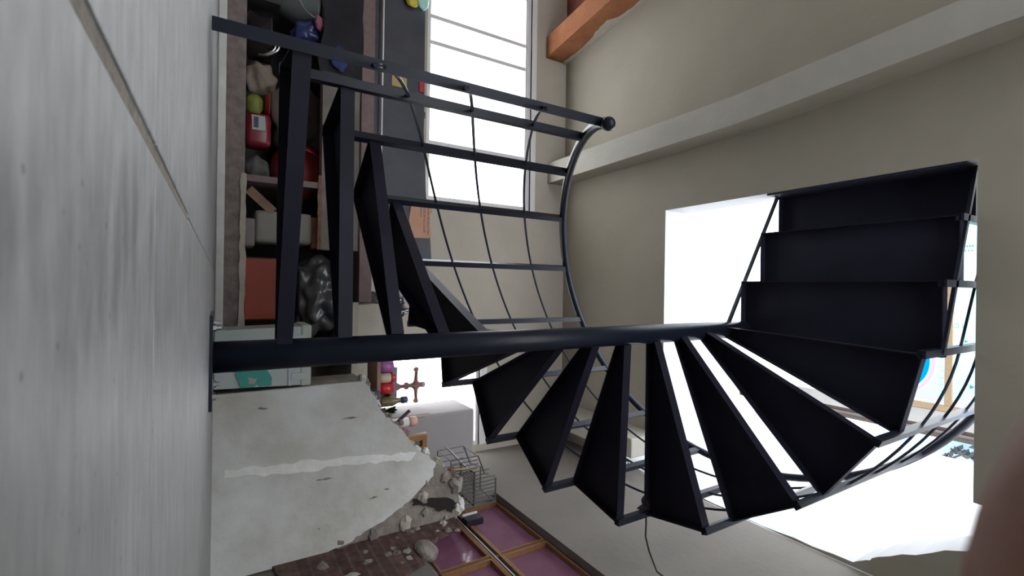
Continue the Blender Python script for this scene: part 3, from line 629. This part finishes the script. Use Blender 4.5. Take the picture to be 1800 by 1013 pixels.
def plant(name, label, x, y, z, n, h, spread, seed):
    t = thing(name, label, 'plant', (x, y, z), 'little plants on the sill'); rd = random.Random(seed)
    obj('pot', lathe(NB(), [(.02, 0), (.028, .035), (.03, .035)], (x, y, z), 14), M('grey_pot', (.2, .2, .18), .7), t, True)
    for k in range(n):
        a = rd.uniform(0, 2 * PI); d = Vector((math.cos(a), math.sin(a) * .6, 0)); hh = h * rd.uniform(.5, 1); s = spread * rd.uniform(.5, 1)
        bm = NB(); L = []
        for i in range(7):
            u = i / 6; c = Vector((x, y, z + .03)) + d * s * u + Vector((0, 0, hh * (u - .35 * u * u))); wv = Vector((-d.y, d.x, .3)) * (.020 * math.sin(PI * min(1, u * .95 + .05)))
            L.append((bm.verts.new(c - wv), bm.verts.new(c + wv)))
        for p, q in zip(L, L[1:]): bm.faces.new((p[0], p[1], q[1], q[0]))
        bmesh.ops.solidify(bm, geom=bm.faces[:], thickness=.0015); obj('leaf', bm, M_leaf, t, True)
    return t
plant('potted_plant', 'small green leafy plant on the right end of the sill', .892, 3.37, .9985, 12, .15, .035, 3)
plant('potted_plant', 'little green plant between the red votive and the bottle', .790, 3.415, .9985, 7, .10, .016, 8)
# incense sticks, cream candle, cloth, box frame on the ledge
for k, (dx, dz, lab) in enumerate(((-.05, .32, 'upper of two thin incense sticks leaning at the window stub'), (-.03, .29, 'lower of two thin incense sticks leaning at the window stub'))):
    tag(obj('incense_stick', tube(NB(), [(.905 + .014 * k, 3.22, .941), (.925 + dx * .3 + .018 * k, 3.235, .996 + dz)], .0018, 6), M_brownwood), lab, 'incense', 'incense sticks')
t = thing('pillar_candle', 'white glass candle with a salmon coloured top on the rubble ledge', 'candle', (.905, 3.08, .995))
obj('glass', lathe(NB(), [(.028, 0), (.030, .005), (.030, .185), (.024, .185)], (.905, 3.08, .941), 20), M('white_wax', (.68, .66, .66), .4), t, True)
obj('salmon_top', lathe(NB(), [(.0305, .165), (.033, .18), (.033, .215), (.020, .225)], (.905, 3.08, .941), 20), M('salmon_wax', (.75, .42, .34), .4), t, True)
tb = NB(); bar(tb, (.905, 2.96, .941), (.80, 2.97, 1.075), .014, .022, (0, 1, 0)); tag(obj('knife_handle', tb, M('dark_plum_plastic', (.04, .03, .055), .4)), 'dark handle of a tool leaning before the white candle', 'tool')
tag(obj('cloth_flower', blob(NB(), (.945, 2.99, 1.0), (.035, .02, .075), .5, 2.2, 3, 7, .9), M('magenta_cloth', (.50, .015, .10), .7), None, True), 'crumpled magenta cloth flower beside the white candle', 'cloth')
t = thing('picture_frame', 'brown wooden box frame with pale edge on the rubble ledge', 'frame', (1.01, 2.96, .995))
obj('outer', rect_frame(NB(), .965, 1.065, .941, 1.185, .032, 'y', 2.94, 2.975), M_brownwood, t)
obj('pale_edge', B(.955, .965, 2.94, 2.975, .941, 1.188), M_wood, t); obj('backing', B(.995, 1.035, 2.965, 2.972, 1.02, 1.155), M('dim_glass', (.25, .27, .26), .2), t)
tag(obj('plastic_bin', box(NB(), .71, .805, 3.20, 3.32, .816, .955, .012), M('navy_bin', (.05, .055, .085), .4), None, True), 'small navy plastic box on the counter under the sill', 'box')
tag(obj('wood_block', B(.835, .885, 3.20, 3.30, .816, .965, .003), M('red_brown_wood', (.26, .12, .08), .7, var=.15)), 'red brown wood block beside the navy plastic box', 'block')
# dish rack on top of the broken wall
t = thing('dish_rack', 'wire dish rack standing on the broken wall top near the pink window', 'rack', (1.22, 2.77, 1.24))
M_wire = M('grey_wire', (.10, .10, .10), .45, metal=.3)
x0, x1, y0, y1, z0, z1, z2 = 1.06, 1.375, 2.67, 2.88, 1.235, 1.42, 1.55
bm = NB(); tube(bm, [(x0, y0, z0), (x1, y0, z0), (x1, y1, z0), (x0, y1, z0)], .004, 6, closed=True); obj('bottom_ring', bm, M_wire, t)
bm = NB(); tube(bm, [(x0, y0, z1), (x0 + .12, y0, z1 + .05), (x0 + .16, y0, z2), (x1, y0, z2), (x1, y1, z2), (x0 + .16, y1, z2), (x0 + .12, y1, z1 + .05), (x0, y1, z1)], .005, 6, closed=True); obj('top_ring', bm, M_wire, t)
for k in range(14):
    x = x0 + (x1 - x0) * k / 13; zt = z1 if k < 4 else (z1 + .08 if k < 6 else z2)
    obj('wire', tube(NB(), [(x, y0, z0), (x, y0, zt)], .003, 5), M_wire, t)
for k in range(9):
    x = x0 + (x1 - x0) * k / 8; obj('wire', tube(NB(), [(x, y1, z0), (x, y1, z1)], .0022, 5), M_wire, t)
obj('shelf', rect_frame(NB(), x0 + .10, x1, y0, y1, .012, 'z', 1.395, 1.403), M_wire, t)
for k in range(10): obj('shelf_wire', tube(NB(), [(x0 + .11 + k * .022, y0, 1.40), (x0 + .11 + k * .022, y1, 1.40)], .002, 5), M_wire, t)
tag(obj('white_tray', bar(NB(), (1.02, 2.80, 1.262), (1.17, 2.80, 1.40), .10, .006, (0, 0, 1)), M('white_melamine', (.72, .72, .72), .4)), 'white tray leaning in the dish rack', 'tray')
tag(obj('clay_cup', lathe(NB(), [(.025, 0), (.035, .03), (.036, .06), (.03, .06)], (1.175, 2.77, 1.241), 16), M('brown_clay', (.22, .10, .07), .6), None, True), 'brown clay cup inside the dish rack', 'cup')
tag(obj('bamboo_whisk', tube(NB(), [(1.12, 2.70, 1.242), (1.15, 2.70, 1.40)], .006, 8), M('bamboo', (.55, .40, .18), .6)), 'pale bamboo stick standing in the dish rack', 'stick')
tag(obj('herb_bundle', blob(NB(), (1.27, 2.775, 1.29), (.045, .05, .045), .7, 3.5, 4, 5), M('dry_herb', (.14, .15, .06), .8, var=.5, scale=40), None, True), 'bunch of dull green herbs inside the dish rack', 'herbs')
tag(obj('yellow_sponge', B(1.335, 1.37, 2.70, 2.76, 1.242, 1.285, .006), M('yellow_foam', (.70, .62, .15), .8)), 'yellow sponge inside the dish rack', 'sponge')

# blue sheet added in place of open sky, and dark foliage, past the eave
tag(obj('sky_sheet', prism(NB(), jag([(1.42, -.5), (3.2, -.5), (3.2, 2.45), (1.42, 2.45), (1.42, -.5)], .02, 6, 77)[:-1], 'z', 6.42, 6.424), mat('blue_sky_sheet', (.24, .40, .70), .7, .2, 5)), 'light blue sheet standing in for sky beyond the roof edge above the white wall', 'backdrop')
t = thing('tree_branch', 'dark leafy branch hanging under the blue sky sheet', 'tree', (1.6, 1.7, 6.3))
bm = NB(); rd = random.Random(2)
for k in range(120):
    yy = rd.uniform(1.2, 1.86); c = Vector((1.555 + rd.gauss(0, .025) + (.09 if yy > 1.78 else 0), yy, 6.3 + rd.gauss(0, .03))); q = Matrix.Rotation(rd.uniform(0, 6.28), 3, 'Z') @ Matrix.Rotation(rd.uniform(0, 3), 3, 'X')
    vs = [bm.verts.new(c + q @ Vector(p)) for p in ((0, -.04, 0), (.02, 0, .004), (0, .04, 0), (-.02, 0, .004))]; bm.faces.new(vs)
obj('foliage', bm, M('shaded_leaf', (.035, .035, .04), .7), t)
obj('twig', tube(NB(), [(2.1, 2.0, 6.36), (1.75, 1.9, 6.32), (1.58, 1.7, 6.3), (1.55, 1.2, 6.31)], [.02, .014, .01, .006], 8), M('bark', (.05, .04, .04), .9), t)

# ================================================================== HAND OF THE PHOTOGRAPHER (one fingertip reaches into the frame corner)
def hand():
    t = thing('hand', "photographer's hand with one blurred fingertip covering the lower right corner", 'hand', (.10, -.05, .09))
    dep = .0215
    def cp(px, py, d): return Vector((0, 0, .025)) + F * d + Uv * ((px - 900) / FPX * d) + Rv * ((py - 506.5) / FPX * d)
    tip = cp(2305, 600, .0225)
    verts = []; edges = []; rad = []
    def add(p, r, par=None):
        verts.append(Vector(p)); rad.append(r)
        if par is not None: edges.append((par, len(verts) - 1))
        return len(verts) - 1
    wrist = Vector((.19, -.10, .11)); palm = Vector((.135, -.06, .115))
    w0 = add((.27, -.15, .10), .027); w1 = add(wrist, .024, w0); p1 = add(palm, .027, w1)
    base = [Vector((.098, -.015, .118)), Vector((.10, -.035, .135)), Vector((.108, -.058, .142)), Vector((.12, -.08, .140))]
    # index finger reaching past the lens
    k = add(base[0], .0115, p1); a = add(cp(2040, 1320, .0225), .0092, k); b = add(cp(2165, 940, .0215), .0088, a); add(tip, .0072, b)
    for i, (bb, L) in enumerate(zip(base[1:], (.075, .07, .055))):
        k = add(bb, .011, p1); d = Vector((-.8, .25, .25)).normalized()
        a = add(bb + d * L * .45, .0092, k); b = add(bb + d * L * .75 + Vector((0, .006, -.012)), .0085, a); add(bb + d * L * .9 + Vector((0, .012, -.030)), .0075, b)
    th = add((.13, -.03, .085), .013, p1); a = add((.105, -.005, .07), .0105, th); add((.08, .008, .065), .0085, a)
    me = bpy.data.meshes.new('hand_skin'); me.from_pydata(verts, edges, [])
    o = bpy.data.objects.new('hand_skin', me); COL.objects.link(o)
    sk = o.modifiers.new('skin', 'SKIN'); sk.use_smooth_shade = True
    for v, r in zip(me.skin_vertices[0].data, rad): v.radius = (r, r)
    me.skin_vertices[0].data[0].use_root = True
    o.modifiers.new('sub', 'SUBSURF').levels = 2; o.modifiers['sub'].render_levels = 2
    dg = bpy.context.evaluated_depsgraph_get(); nm = bpy.data.meshes.new_from_object(o.evaluated_get(dg)); bpy.data.objects.remove(o)
    nm.materials.clear(); nm.materials.append(M_skin)
    for p in nm.polygons: p.use_smooth = True
    s = bpy.data.objects.new('skin', nm); COL.objects.link(s); s.parent = t; s.matrix_parent_inverse = Matrix.Translation(-t.location)
    obj('fingernail', blob(NB(), tip + Vector((.004, .006, .004)), (.004, .002, .005), .02, 1, 2, 1), M_nail, t, True)
hand()
